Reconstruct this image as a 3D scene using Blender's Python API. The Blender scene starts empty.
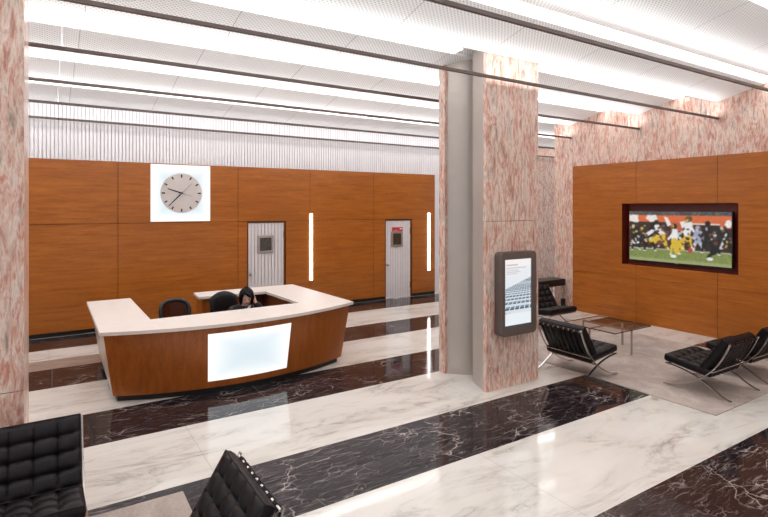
import bpy, bmesh, math, random
import numpy as np
from mathutils import Vector, Matrix, Quaternion
random.seed(7)
C = bpy.context.scene.collection
PI = math.pi

# ------------------------------------------------------------------ materials
def srgb(r, g, b):
    f = lambda c: (c/255/12.92) if c/255 <= .04045 else ((c/255+.055)/1.055)**2.4
    return (f(r), f(g), f(b), 1)

class NT:
    """small helper round a node tree"""
    def __init__(s, name):
        s.m = bpy.data.materials.new(name); s.m.use_nodes = True
        s.t = s.m.node_tree; s.n = s.t.nodes; s.l = s.t.links
        s.p = s.n['Principled BSDF']; s.out = s.n['Material Output']
    def node(s, kind, **kw):
        n = s.n.new(kind)
        for k, v in kw.items(): setattr(n, k, v)
        return n
    def put(s, sock, v):
        if isinstance(v, bpy.types.NodeSocket): s.l.new(v, sock)
        elif v is not None: sock.default_value = v
    def coord(s, scale=(1,1,1), kind='Object', rot=(0,0,0), loc=(0,0,0)):
        tc = s.node('ShaderNodeTexCoord'); mp = s.node('ShaderNodeMapping')
        s.l.new(tc.outputs[kind], mp.inputs['Vector'])
        mp.inputs['Scale'].default_value = scale; mp.inputs['Rotation'].default_value = rot; mp.inputs['Location'].default_value = loc
        return mp.outputs[0]
    def noise(s, vec, scale=5, detail=4, rough=.5, dist=0.):
        n = s.node('ShaderNodeTexNoise'); s.l.new(vec, n.inputs['Vector'])
        n.inputs['Scale'].default_value = scale; n.inputs['Detail'].default_value = detail
        n.inputs['Roughness'].default_value = rough; n.inputs['Distortion'].default_value = dist
        return n.outputs['Fac']
    def voro(s, vec, scale=5, feature='F1', out='Distance'):
        n = s.node('ShaderNodeTexVoronoi'); n.feature = feature; s.l.new(vec, n.inputs['Vector'])
        n.inputs['Scale'].default_value = scale
        return n.outputs[out]
    def ramp(s, fac, stops, interp='LINEAR'):
        r = s.node('ShaderNodeValToRGB'); r.color_ramp.interpolation = interp
        e = r.color_ramp.elements
        while len(e) < len(stops): e.new(.5)
        for el, (p, c) in zip(e, stops):
            el.position = p; el.color = c if len(c) == 4 else (*c, 1)
        s.l.new(fac, r.inputs[0]); return r.outputs[0]
    def math(s, op, a, b=None, c=None):
        n = s.node('ShaderNodeMath', operation=op)
        for i, v in enumerate((a, b, c)):
            if v is not None: s.put(n.inputs[i], v)
        return n.outputs[0]
    def mix(s, fac, a, b, blend='MIX'):
        n = s.node('ShaderNodeMix', data_type='RGBA', blend_type=blend)
        s.put(n.inputs[0], fac); s.put(n.inputs[6], a); s.put(n.inputs[7], b)
        return n.outputs[2]
    def xyz(s, vec):
        n = s.node('ShaderNodeSeparateXYZ'); s.l.new(vec, n.inputs[0]); return n.outputs
    def bump(s, h, strength=.2, dist=.01):
        b = s.node('ShaderNodeBump'); b.inputs['Strength'].default_value = strength; b.inputs['Distance'].default_value = dist
        s.l.new(h, b.inputs['Height']); s.l.new(b.outputs[0], s.p.inputs['Normal'])
    def set(s, col=None, rough=None, metal=None, spec=None, coat=None, em=None, ems=None):
        p = s.p.inputs
        if col is not None: s.put(p['Base Color'], col)
        if rough is not None: s.put(p['Roughness'], rough)
        if metal is not None: s.put(p['Metallic'], metal)
        if spec is not None: s.put(p['Specular IOR Level'], spec)
        if coat is not None: s.put(p['Coat Weight'], coat); p['Coat Roughness'].default_value = .08
        if em is not None: s.put(p['Emission Color'], em); s.put(p['Emission Strength'], ems)
        return s.m

def plain(name, col, rough=.5, metal=0., var=.12, scale=8, **kw):
    t = NT(name); v = t.coord(); n = t.noise(v, scale, 3)
    d = tuple(max(0, c*(1-var)) for c in col[:3]) + (1,); l = tuple(min(1, c*(1+var)) for c in col[:3]) + (1,)
    return t.set(t.ramp(n, [(.3, d), (.7, l)]), rough, metal, **kw)

def glow(name, col, strength):
    t = NT(name); return t.set((.8,.8,.8,1), .5, em=col, ems=strength)

def wood(name, scale, dark, light, rough=.3):
    t = NT(name)
    v = t.coord(scale); n = t.noise(v, 2.2, 6, .6, .35)
    n2 = t.noise(t.coord(tuple(c*3.2 for c in scale)), 4, 3, .7)
    big = t.noise(t.coord((.45,.45,.6)), 1.1, 1)
    f = t.math('ADD', t.math('MULTIPLY', n, .62), t.math('MULTIPLY', n2, .38))
    c = t.ramp(f, [(.33, dark), (.66, light)])
    c = t.mix(t.math('MULTIPLY', big, .55), c, dark)
    t.bump(n2, .04, .002)
    return t.set(c, rough, spec=.4)

def pink_marble(name, scale=(1,1,1)):
    t = NT(name)
    w = t.coord((3.9*scale[0], 3.9*scale[1], 1.0*scale[2]), rot=(.12, .16, 0))
    a = t.noise(w, 2.2, 5, .62, 1.1)
    b = t.noise(t.coord((9*scale[0], 9*scale[1], 1.9*scale[2]), rot=(.14,.2,0)), 2.0, 4, .65, .5)
    c = t.ramp(a, [(.34, srgb(152,140,130)), (.41, srgb(206,190,176)), (.47, srgb(222,204,190)), (.52, srgb(204,158,140)), (.58, srgb(186,118,99)), (.66, srgb(222,202,190))])
    d = t.ramp(b, [(.35, srgb(142,116,104)), (.44, srgb(196,150,134)), (.53, srgb(228,212,200)), (.62, srgb(192,128,108))])
    col = t.mix(.5, c, d)
    spots = t.ramp(t.noise(t.coord((9,9,4), loc=(3,1,2)), 2.4, 4, .6, .4), [(.66, (0,0,0,1)), (.76, (1,1,1,1))])
    col = t.mix(t.math('MULTIPLY', spots, .55), col, srgb(140,98,88))
    return t.set(col, .22, spec=.45)

def floor_marble(name):
    t = NT(name); o = t.coord(); X, Y, Z = t.xyz(o)
    ph = t.math('FRACT', t.math('DIVIDE', t.math('ADD', Y, -3.93+23), 2.3))
    dark = t.math('LESS_THAN', ph, 1/2.3)
    # white slabs
    wv = t.coord((.55, 1.5, 1), rot=(0,0,.22))
    n = t.noise(wv, 1.25, 9, .62, 1.2)
    vein = t.ramp(t.math('ABSOLUTE', t.math('SUBTRACT', n, .5)), [(0, (1,1,1,1)), (.013, (.45,.45,.45,1)), (.06, (0,0,0,1))])
    cloud = t.noise(t.coord((.4,1.1,1), loc=(4,2,0)), 1.7, 5, .6, .6)
    msk = t.ramp(cloud, [(.42, (0,0,0,1)), (.66, (1,1,1,1))])
    wc = t.ramp(cloud, [(.3, srgb(217,213,208)), (.55, srgb(209,204,197)), (.75, srgb(188,181,172))])
    wc = t.mix(t.math('MULTIPLY', t.math('MULTIPLY', vein, msk), .75), wc, srgb(128,120,112))
    # dark slabs
    dist = t.node('ShaderNodeVectorMath', operation='ADD')
    nz = t.node('ShaderNodeTexNoise'); t.l.new(o, nz.inputs['Vector']); nz.inputs['Scale'].default_value = 2.2; nz.inputs['Detail'].default_value = 5
    sc = t.node('ShaderNodeVectorMath', operation='SCALE'); t.l.new(nz.outputs['Color'], sc.inputs[0]); sc.inputs['Scale'].default_value = .75
    mp = t.coord((.8, 1.9, 1), rot=(0,0,.3)); t.l.new(mp, dist.inputs[0]); t.l.new(sc.outputs[0], dist.inputs[1])
    e1 = t.voro(dist.outputs[0], 1.5, 'DISTANCE_TO_EDGE'); e2 = t.voro(dist.outputs[0], 4.2, 'DISTANCE_TO_EDGE')
    m1 = t.ramp(t.noise(o, 1.6, 4), [(.45, (0,0,0,1)), (.6, (1,1,1,1))]); m2 = t.ramp(t.noise(t.coord(loc=(7,3,0)), 2.4, 4), [(.46, (0,0,0,1)), (.62, (1,1,1,1))])
    l1 = t.math('MULTIPLY', t.ramp(e1, [(0, (.9,.9,.9,1)), (.006, (.5,.5,.5,1)), (.016, (0,0,0,1))]), m1)
    l2 = t.math('MULTIPLY', t.ramp(e2, [(0, (.7,.7,.7,1)), (.010, (.35,.35,.35,1)), (.028, (0,0,0,1))]), m2)
    st = t.noise(t.coord((1.3, 9, 1), rot=(0,0,.35)), 3.6, 7, .75, .7)
    l3 = t.math('MULTIPLY', t.ramp(st, [(.53, (0,0,0,1)), (.72, (.85,.85,.85,1))]), t.math('ADD', t.math('MULTIPLY', m1, .65), .35))
    lines = t.math('MINIMUM', t.math('ADD', t.math('ADD', l1, l2), l3), 1.)
    dc = t.ramp(t.noise(o, 3, 5, .6), [(.3, srgb(24,18,21)), (.7, srgb(44,36,39))])
    dc = t.mix(t.math('MULTIPLY', lines, .7), dc, srgb(192,178,172))
    col = t.mix(dark, wc, dc)
    # thin joints across the stripes and along their borders
    row = t.math('FLOOR', t.math('DIVIDE', t.math('ADD', Y, -3.93+23), 2.3))
    xx = t.math('ADD', t.math('ADD', X, t.math('MULTIPLY', row, 2.36)), t.math('MULTIPLY', dark, 3.36))
    jx = t.math('FRACT', t.math('DIVIDE', t.math('ADD', xx, 43.11), 3.4))
    j = t.math('LESS_THAN', jx, .0022)
    col = t.mix(t.math('MULTIPLY', j, .38), col, srgb(140,130,124))
    # brownish band of floor at the left rear
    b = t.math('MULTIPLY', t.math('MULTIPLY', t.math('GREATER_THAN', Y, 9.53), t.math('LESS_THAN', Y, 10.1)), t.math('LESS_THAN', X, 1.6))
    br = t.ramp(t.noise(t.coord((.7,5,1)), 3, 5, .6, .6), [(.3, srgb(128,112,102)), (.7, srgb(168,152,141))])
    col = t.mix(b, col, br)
    rg = t.ramp(t.noise(o, 1.5, 3), [(.3, (.05,)*3), (.7, (.10,)*3)])
    return t.set(col, rg, spec=t.math('SUBTRACT', .5, t.math('MULTIPLY', dark, .22)))

def rug_mat(name, a, b):
    t = NT(name); o = t.coord()
    n = t.noise(o, 2.2, 7, .72, .8); f = t.noise(o, 60, 3, .7)
    c = t.ramp(n, [(.33, a), (.66, b)])
    c = t.mix(.4, c, t.ramp(f, [(.3, a), (.7, b)]))
    t.bump(f, .5, .01)
    return t.set(c, .92, spec=.1)

def perforated(name):
    t = NT(name); o = t.coord(); X, Y, Z = t.xyz(o)
    k = 2*PI/.052
    s = t.math('MULTIPLY', t.math('SINE', t.math('MULTIPLY', X, k)), t.math('SINE', t.math('MULTIPLY', Y, k)))
    dots = t.ramp(s, [(.18, (0,0,0,1)), (.42, (1,1,1,1))])
    jx = t.math('LESS_THAN', t.math('FRACT', t.math('DIVIDE', t.math('ADD', X, 40.2), 1.5)), .007)
    c = t.mix(t.math('MULTIPLY', dots, .42), srgb(238,236,235), srgb(120,110,112))
    c = t.mix(t.math('MULTIPLY', jx, .6), c, srgb(130,124,124))
    return t.set(c, .6, spec=.2)

def leather(name, a, b, rough=.42):
    t = NT(name); o = t.coord(); n = t.noise(o, 9, 4); f = t.voro(o, 160)
    t.bump(f, .12, .002)
    return t.set(t.ramp(n, [(.3, a), (.7, b)]), rough, spec=.22)

def attr_glow(name, strength):
    t = NT(name); a = t.node('ShaderNodeAttribute'); a.attribute_name = 'picture'
    return t.set((.01,.01,.01,1), .25, em=a.outputs['Color'], ems=strength)

def thin_glass(name, tint=(.93,.97,.95,1), base=.02):
    t = NT(name); n = t.n
    tr = t.node('ShaderNodeBsdfTransparent'); gl = t.node('ShaderNodeBsdfGlossy'); mx = t.node('ShaderNodeMixShader'); fr = t.node('ShaderNodeFresnel')
    tint_n = t.ramp(t.noise(t.coord(), 2, 1), [(.3, tint), (.7, tuple(min(1, c*1.02) for c in tint[:3])+(1,))])
    t.l.new(tint_n, tr.inputs[0]); gl.inputs['Roughness'].default_value = .02; fr.inputs[0].default_value = 1.27
    t.l.new(t.math('ADD', fr.outputs[0], base), mx.inputs[0]); t.l.new(tr.outputs[0], mx.inputs[1]); t.l.new(gl.outputs[0], mx.inputs[2])
    t.l.new(mx.outputs[0], t.out.inputs[0]); return t.m

W_D, W_L = srgb(138,73,18), srgb(190,113,42)
M = dict(
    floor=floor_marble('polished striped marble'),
    pink=pink_marble('rose marble'),
    wood_x=wood('veneer grain along x', (.7,9,9), W_D, W_L),
    wood_y=wood('veneer grain along y', (9,.7,9), W_D, W_L),
    wood_z=wood('veneer grain upright', (7,7,.6), srgb(128,66,22), srgb(178,101,40), .28),
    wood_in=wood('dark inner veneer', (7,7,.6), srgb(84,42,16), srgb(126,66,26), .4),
    recess=plain('dark red recess', srgb(112,36,26), .35),
    groove=plain('dark groove', srgb(60,30,12), .7),
    ceil=perforated('perforated white metal'),
    rib=plain('white rib paint', srgb(240,238,240), .5, var=.02),
    ribshade=plain('rib gap shade', srgb(224,214,217), .7, var=.03),  # recess shade between the ribs, deepened by a darker colour
    black=plain('black plastic', srgb(20,18,18), .42),
    kick=plain('black toe kick', srgb(14,12,12), .4),
    metal=plain('grey painted steel', srgb(182,173,166), .36, .3, var=.03, scale=2),
    dmetal=plain('dark bronze rail', srgb(98,84,80), .45, .3),
    chrome=plain('chrome', srgb(188,182,178), .27, 1., var=.03),
    alu=plain('brushed aluminium', srgb(186,180,176), .3, .9, var=.04),
    leather=leather('black tufted leather', srgb(12,8,10), srgb(23,17,20)),
    strap=leather('black strap leather', srgb(14,11,12), srgb(24,19,20), .5),
    piping=leather('black piping', srgb(24,18,20), srgb(38,30,32), .4),
    counter=plain('cream solid surface', srgb(218,208,201), .42, var=.02, spec=.4),
    side=plain('side veneer with pale reflection', srgb(196,178,164), .25, var=.14, scale=5),  # pale colour stands in for the reflection on the varnished wood
    door=plain('white corrugated steel', srgb(220,214,214), .45, var=.03),
    pane=plain('dark window pane', srgb(70,62,52), .12, var=.3, scale=14, spec=.6),
    red=plain('red sign enamel', srgb(186,24,48), .4),
    signwhite=plain('white sign paint', srgb(240,225,225), .5, var=.02),
    clockface=plain('clock dial', srgb(205,196,192), .6, var=.02),
    tick=plain('black clock print', srgb(20,18,20), .5),
    thinhand=plain('grey clock hand', srgb(150,144,142), .4),
    kiosk=plain('bronze grey kiosk', srgb(112,101,96), .38, .5, var=.05),
    bezel=plain('tv bezel', srgb(16,15,16), .3),
    rug=rug_mat('taupe rug', srgb(138,124,117), srgb(190,177,169)),
    glass=thin_glass('clear table glass'),
    glassedge=plain('dark green glass edge', srgb(30,38,36), .15),
    strip=glow('cold tube glow', (1,.99,.98,1), 5),
    lamp=glow('wall light glow', (1,.98,1,1), 7),
    picture=attr_glow('tv picture', .72),
    poster=attr_glow('kiosk picture', .76),
    skin=plain('skin', srgb(236,188,168), .5, var=.05),
    suit=plain('black suit cloth', srgb(12,12,15), .75),
    shirt=plain('white shirt', srgb(235,232,230), .7, var=.02),
    hair=plain('black hair', srgb(13,10,11), .6, spec=.2),
    eye=plain('dark eye', srgb(30,20,18), .2),
    lip=plain('lip', srgb(170,80,76), .5),
    mesh=thin_glass('dark chair mesh', (.15,.10,.07,1), .0),
)
# lit square with cool centre (object coordinates, metres)
def halo(name, cx, cz, hw, hh, centre, edge, s, fall=2.2):
    t = NT(name); X, Y, Z = t.xyz(t.coord())
    u = t.math('ABSOLUTE', t.math('DIVIDE', t.math('SUBTRACT', X, cx), hw)); v = t.math('ABSOLUTE', t.math('DIVIDE', t.math('SUBTRACT', Z, cz), hh))
    m = t.math('POWER', t.math('MINIMUM', t.math('MAXIMUM', u, v), 1.), fall)
    return t.set((.04,.04,.04,1), .3, em=t.mix(m, centre, edge), ems=s)
M['clockbox'] = halo('clock light box', 0, 0, .6, .6, srgb(186,206,213), (1,1,1,1), .78, 1.8)

# ------------------------------------------------------------------ mesh building
class MB:
    def __init__(s): s.v = []; s.f = []; s.mi = []; s.cur = 0
    def add(s, vs, fs):
        b = len(s.v); s.v += [tuple(p) for p in vs]
        for f in fs: s.f.append(tuple(b+i for i in f)); s.mi.append(s.cur)
        return s
    def box(s, x0, y0, z0, x1, y1, z1):
        x0, x1 = sorted((x0, x1)); y0, y1 = sorted((y0, y1)); z0, z1 = sorted((z0, z1))
        return s.add([(x0,y0,z0),(x1,y0,z0),(x1,y1,z0),(x0,y1,z0),(x0,y0,z1),(x1,y0,z1),(x1,y1,z1),(x0,y1,z1)],
                     [(0,3,2,1),(4,5,6,7),(0,1,5,4),(1,2,6,5),(2,3,7,6),(3,0,4,7)])
    def quad(s, *p): return s.add(p, [tuple(range(len(p)))])
    def prism(s, poly, fn0, fn1):
        n = len(poly); a = [fn0(*p) for p in poly]; b = [fn1(*p) for p in poly]
        return s.add(a+b, [tuple(reversed(range(n))), tuple(range(n, 2*n))] + [(i, (i+1) % n, n+(i+1) % n, n+i) for i in range(n)])
    def tube(s, path, r, n=10, cap=True):
        path = [Vector(p) for p in path]; rings = []; up = None
        for i, p in enumerate(path):
            d = (path[min(i+1, len(path)-1)] - path[max(i-1, 0)]).normalized()
            if up is None or abs(d.dot(up)) > .98: up = Vector((0,0,1)) if abs(d.z) < .9 else Vector((1,0,0))
            a = d.cross(up).normalized(); b = a.cross(d).normalized(); up = b
            rr = r[i] if isinstance(r, (list, tuple)) else r
            rings.append([p + (a*math.cos(2*PI*k/n) + b*math.sin(2*PI*k/n))*rr for k in range(n)])
        vs = [q for R in rings for q in R]; fs = []
        for i in range(len(rings)-1):
            for k in range(n): fs.append((i*n+k, i*n+(k+1) % n, (i+1)*n+(k+1) % n, (i+1)*n+k))
        if cap: fs += [tuple(reversed(range(n))), tuple(range((len(rings)-1)*n, len(rings)*n))]
        return s.add(vs, fs)
    def flatbar(s, yz, x, w, t):
        """flat bar following a path in the yz plane, width w along x, thickness t in the plane"""
        P = [Vector((0, a, b)) for a, b in yz]; L = []; R = []
        for i, p in enumerate(P):
            d = (P[min(i+1, len(P)-1)] - P[max(i-1, 0)]).normalized(); n = Vector((0, -d.z, d.y))*t/2
            L.append(p+n); R.append(p-n)
        vs = []
        for a, b in zip(L, R): vs += [(x-w/2, a.y, a.z), (x+w/2, a.y, a.z), (x+w/2, b.y, b.z), (x-w/2, b.y, b.z)]
        fs = [(3,2,1,0)]
        for i in range(len(P)-1):
            for k in range(4): fs.append((4*i+k, 4*i+(k+1) % 4, 4*i+4+(k+1) % 4, 4*i+4+k))
        e = 4*(len(P)-1); fs.append((e, e+1, e+2, e+3))
        return s.add(vs, fs)
    def ball(s, c, r, seg=14, ring=9):
        c = Vector(c); r = Vector((r,)*3) if not isinstance(r, (tuple, list, Vector)) else Vector(r)
        vs = [c + Vector((0,0,r.z))]
        for i in range(1, ring):
            a = PI*i/ring
            vs += [c + Vector((r.x*math.sin(a)*math.cos(2*PI*k/seg), r.y*math.sin(a)*math.sin(2*PI*k/seg), r.z*math.cos(a))) for k in range(seg)]
        vs.append(c - Vector((0,0,r.z))); fs = []
        for k in range(seg): fs.append((0, 1+k, 1+(k+1) % seg))
        for i in range(ring-2):
            for k in range(seg): fs.append((1+i*seg+k, 1+(i+1)*seg+k, 1+(i+1)*seg+(k+1) % seg, 1+i*seg+(k+1) % seg))
        e = len(vs)-1; b = 1+(ring-2)*seg
        for k in range(seg): fs.append((e, b+(k+1) % seg, b+k))
        return s.add(vs, fs)
    def xform(s, mat):
        s.v = [tuple(mat @ Vector(p)) for p in s.v]; return s
    def build(s, name, mats, parent=None, smooth=False, bevel=0, origin=(0,0,0), world=False, angle=40, seg=2):
        """world=True: the vertices are given in room coordinates and are moved under the parent's place"""
        o_ = Vector(origin)
        if parent is not None and world: o_ = Vector(parent['at'])
        me = bpy.data.meshes.new(name)
        me.from_pydata([tuple(Vector(p)-o_) for p in s.v], [], s.f); me.update()
        bm = bmesh.new(); bm.from_mesh(me); bmesh.ops.recalc_face_normals(bm, faces=bm.faces); bm.to_mesh(me); bm.free()
        mats = mats if isinstance(mats, (list, tuple)) else [mats]
        for m in mats: me.materials.append(m)
        for p, i in zip(me.polygons, s.mi): p.material_index = i
        if smooth:
            for p in me.polygons: p.use_smooth = True
            me.set_sharp_from_angle(angle=math.radians(angle))
        o = bpy.data.objects.new(name, me); C.objects.link(o)
        if parent is not None: o.parent = parent
        else: o.location = origin
        if bevel:
            b = o.modifiers.new('edge', 'BEVEL'); b.width = bevel; b.segments = seg; b.limit_method = 'ANGLE'; b.angle_limit = math.radians(35)
        return o

def tag(o, label=None, cat=None, group=None, kind=None):
    for k, v in (('label', label), ('category', cat), ('group', group), ('kind', kind)):
        if v: o[k] = v
    return o
def empty(name, loc=(0,0,0), rz=0.):
    o = bpy.data.objects.new(name, None); C.objects.link(o); o.location = loc; o.rotation_euler = (0,0,rz); o.empty_display_size = .1
    o['at'] = tuple(loc); return o
def kids(o): return [c for c in bpy.data.objects if c.parent == o]
def copy_tree(o, parent=None):
    c = o.copy(); C.objects.link(c)
    if parent is not None: c.parent = parent
    for ch in kids(o): copy_tree(ch, c)
    return c
def smooth_path(pts, n=6):
    P = [Vector(p if len(p) == 3 else (*p, 0)) for p in pts]; P = [2*P[0]-P[1]] + P + [2*P[-1]-P[-2]]; out = []
    for i in range(1, len(P)-2):
        for k in range(n):
            t = k/n; a, b, c, d = P[i-1], P[i], P[i+1], P[i+2]
            out.append(.5*((2*b)+(c-a)*t+(2*a-5*b+4*c-d)*t*t+(3*b-a-3*c+d)*t**3))
    out.append(P[-2])
    return out
def grid_panel(x, yzfun): pass

# ------------------------------------------------------------------ setting
FX0, FX1, FY0, FY1 = -7., 16.5, -5., 12.2
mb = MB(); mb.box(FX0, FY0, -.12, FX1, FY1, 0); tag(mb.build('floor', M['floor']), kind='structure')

# corrugated ceiling: a lip at each rail, a light step behind it, then a falling perforated panel
LIPS = [-4.63, -3.03, -1.43, .17, 1.77, 3.37, 4.97, 6.56, 8.32, 10.05, 12.2]
mb = MB(); prof = []
for a, b in zip(LIPS, LIPS[1:]):
    p = b-a
    prof += [(a, 4.51), (a+.03, 4.53), (a+.38*p, 4.735), (a+.385*p, 4.79), (a+.50*p, 4.74), (a+.505*p, 4.70)]
    for k in range(1, 6):
        t = k/6; prof.append((a+p*(.505+.495*t), 4.70-.19*(t**1.25)))
prof.append((LIPS[-1], 4.51))
for (y0, z0), (y1, z1) in zip(prof, prof[1:]):
    mb.quad((FX0, y0, z0), (FX1, y0, z0), (FX1, y1, z1), (FX0, y1, z1))
tag(mb.build('ceiling', M['ceil'], smooth=True, angle=25), kind='structure')

# back wall: veneer panels in front of a white ribbed screen
WY = 11.85
def ribbed(mb, x0, x1, y, z0, z1, step, gap, depth, sign=-1):
    """upright ribs facing -y; material 0 face, 1 gap"""
    x = x0
    while x < x1-1e-6:
        e = min(x+step-gap, x1); n = min(x+step, x1); yb = y+depth
        mb.cur = 0; mb.quad((x,y,z0),(e,y,z0),(e,y,z1),(x,y,z1))
        mb.cur = 1
        if n > e+1e-6:
            mb.quad((e,y,z0),(e,yb,z0),(e,yb,z1),(e,y,z1)); mb.quad((e,yb,z0),(n,yb,z0),(n,yb,z1),(e,yb,z1)); mb.quad((n,yb,z0),(n,y,z0),(n,y,z1),(n,yb,z1))
        x = n
    mb.cur = 0
mb = MB(); ribbed(mb, FX0, 12.2, 12.03, 0, 4.7, .066, .013, .03)
tag(mb.build('wall_rear_screen', [M['rib'], M['ribshade']]), kind='structure')

DOORS = [(3.83, 4.76, 2.14), (7.62, 8.50, 2.14)]
XJ = [-6.2, -3.75, -1.31, 1.149, 3.607, 5.401, 7.242, 9.315]
mb = MB(); g = .0042; zt = 3.425; zj = 2.165; zb = .085
for a, b in zip(XJ, XJ[1:]):
    mb.box(a+g, WY, zj+g, b-g, WY+.05, zt)
    cuts = [d for d in DOORS if a < d[0] < b]
    if cuts:
        d0, d1, _ = cuts[0]
        mb.box(a+g, WY, zb, d0-.012, WY+.05, zj-g); mb.box(d1+.012, WY, zb, b-g, WY+.05, zj-g)
    else: mb.box(a+g, WY, zb, b-g, WY+.05, zj-g)
wb = mb.build('wall_back', M['wood_x'], bevel=.002); tag(wb, kind='structure')
mb = MB(); mb.box(XJ[0], WY+.012, zj-.03, XJ[-1]-.004, WY+.12, zt-.004)
xs = [XJ[0]] + [v for d in DOORS for v in (d[0]-.02, d[1]+.02)] + [XJ[-1]-.004]
for a, b in zip(xs[::2], xs[1::2]): mb.box(a, WY+.012, .0, b, WY+.12, zj)
mb.build('wall_backing_panel', M['groove'], wb)
mb = MB()
for a, b in zip(xs[::2], xs[1::2]): mb.box(a, WY+.004, 0, b, WY+.011, .085)
tag(mb.build('baseboard_back', M['kick']), kind='structure')

# doors of white corrugated steel
def door(n, d, lite, sign):
    x0, x1, h = d; r = empty('door_%d' % n, ((x0+x1)/2, WY+.03, 0)); tag(r, kind='structure')
    mb = MB(); ribbed(mb, x0+.012, x1-.045, WY+.02, .012, h-.012, .082, .012, .012); mb.box(x0+.02, WY+.032, .012, x1-.05, WY+.06, h-.02)
    mb.build('door_leaf', [M['door'], M['ribshade']], r, world=True)
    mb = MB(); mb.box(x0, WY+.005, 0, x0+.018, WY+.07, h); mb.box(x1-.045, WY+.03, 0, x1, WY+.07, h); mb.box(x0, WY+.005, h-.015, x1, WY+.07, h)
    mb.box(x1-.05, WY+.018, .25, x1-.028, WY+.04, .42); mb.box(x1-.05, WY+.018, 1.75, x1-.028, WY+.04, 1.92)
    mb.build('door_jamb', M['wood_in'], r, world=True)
    a, b, c, e = lite
    mb = MB(); t = .055
    for q in ((a,c,b,c+t), (a,e-t,b,e), (a,c+t,a+t,e-t), (b-t,c+t,b,e-t)): mb.box(q[0], WY-.012, q[1], q[2], WY+.02, q[3])
    fr = mb.build('window_frame', M['alu'], r, world=True, bevel=.006)
    mb = MB(); mb.box(a+t, WY+.004, c+t, b-t, WY+.012, e-t); pn = mb.build('pane', M['pane'], fr); pn.data.transform(Matrix.Translation(-Vector(r['at'])))
    hx = x0+.07
    mb = MB(); mb.tube([(hx, WY+.02, 0.93), (hx, WY-.035, .93)], .014); mb.ball((hx, WY-.045, .93), (.032,.026,.032)); mb.tube([(hx, WY+.02, .93), (hx, WY+.01, .93)], .036, 16)
    mb.build('door_handle', M['alu'], r, smooth=True, world=True)
    if sign:
        mb = MB(); mb.box(7.845, WY+.002, 1.835, 8.185, WY+.014, 1.945); s = mb.build('sign', M['red'], r, world=True); s['label'] = 'small red sign with pale marks'
        mb = MB(); mb.box(8.09, WY-.002, 1.885, 8.16, WY+.002, 1.918)
        for x in (7.885, 7.92, 7.955, 7.99): mb.box(x, WY-.002, 1.855, x+.02, WY+.002, 1.866)
        q = mb.build('sign_lettering', M['signwhite'], s); q.data.transform(Matrix.Translation(-Vector(r['at'])))
door(1, DOORS[0], (4.07, 4.46, 1.41, 1.83), False)
door(2, DOORS[1], (7.81, 8.19, 1.41, 1.83), True)

# side wall: rose marble with the veneer screen that holds the television
MX = 10.78; MY = 8.82
mb = MB(); mb.box(MX, -5, 3.3, MX+.3, MY, 4.95); mb.box(MX, 8.0, 0, MX+.3, MY, 3.3); mb.box(MX, -5, 0, MX+.3, .6, 3.3)
tag(mb.build('wall_side', M['pink']), kind='structure')
mb = MB(); mb.box(12.2, 12.0, 0, 16.5, 12.18, 4.75)
wf = mb.build('wall_far', M['pink']); tag(wf, kind='structure')
mb = MB()
for z0, z1 in ((1.86, 2.12), (1.05, 1.38)): mb.box(14.86, 11.985, z0, 14.93, 12.0, z1)
mb.build('wall_slot_panel', M['groove'], wf)
TX = 10.68; RY0, RY1, RZ0, RZ1 = 4.576, 6.90, 1.245, 2.575
YJ = [.7, 3.30, 4.935, 6.569, 8.20]
mb = MB(); g = .0038; zt2 = 3.485
def cutbox(y0, y1, z0, z1):
    """panel y0..y1, z0..z1 minus the recess"""
    if y1 <= RY0 or y0 >= RY1 or z1 <= RZ0 or z0 >= RZ1: mb.box(TX, y0, z0, TX+.04, y1, z1); return
    if z0 < RZ0: mb.box(TX, y0, z0, TX+.04, y1, RZ0)
    if z1 > RZ1: mb.box(TX, y0, RZ1, TX+.04, y1, z1)
    if y0 < RY0: mb.box(TX, y0, max(z0, RZ0), TX+.04, RY0, min(z1, RZ1))
    if y1 > RY1: mb.box(TX, RY1, max(z0, RZ0), TX+.04, y1, min(z1, RZ1))
for a, b in zip(YJ, YJ[1:]):
    for z0, z1 in ((.0, .955), (.961, zt2)): cutbox(a+g, b-g, z0, z1)
ws = mb.build('wall_screen', M['wood_y']); tag(ws, kind='structure')
mb = MB(); mb.box(TX+.03, YJ[0], 0, MX, RY0-.01, zt2-.004); mb.box(TX+.03, RY1+.01, 0, MX, YJ[-1]-.004, zt2-.004)
mb.box(TX+.03, RY0-.01, 0, MX, RY1+.01, RZ0-.01); mb.box(TX+.03, RY0-.01, RZ1+.01, MX, RY1+.01, zt2-.004)
mb.build('wall_backing_panel', M['groove'], ws)
mb = MB(); D = TX+.24
mb.box(D, RY0-.02, RZ0-.02, D+.02, RY1+.02, RZ1+.02)
mb.box(TX+.005, RY0-.02, RZ0-.02, D, RY0, RZ1+.02); mb.box(TX+.005, RY1, RZ0-.02, D, RY1+.02, RZ1+.02)
mb.box(TX+.005, RY0, RZ0-.02, D, RY1, RZ0); mb.box(TX+.005, RY0, RZ1, D, RY1, RZ1+.02)
mb.build('recess_surround', M['recess'], ws)

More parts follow.
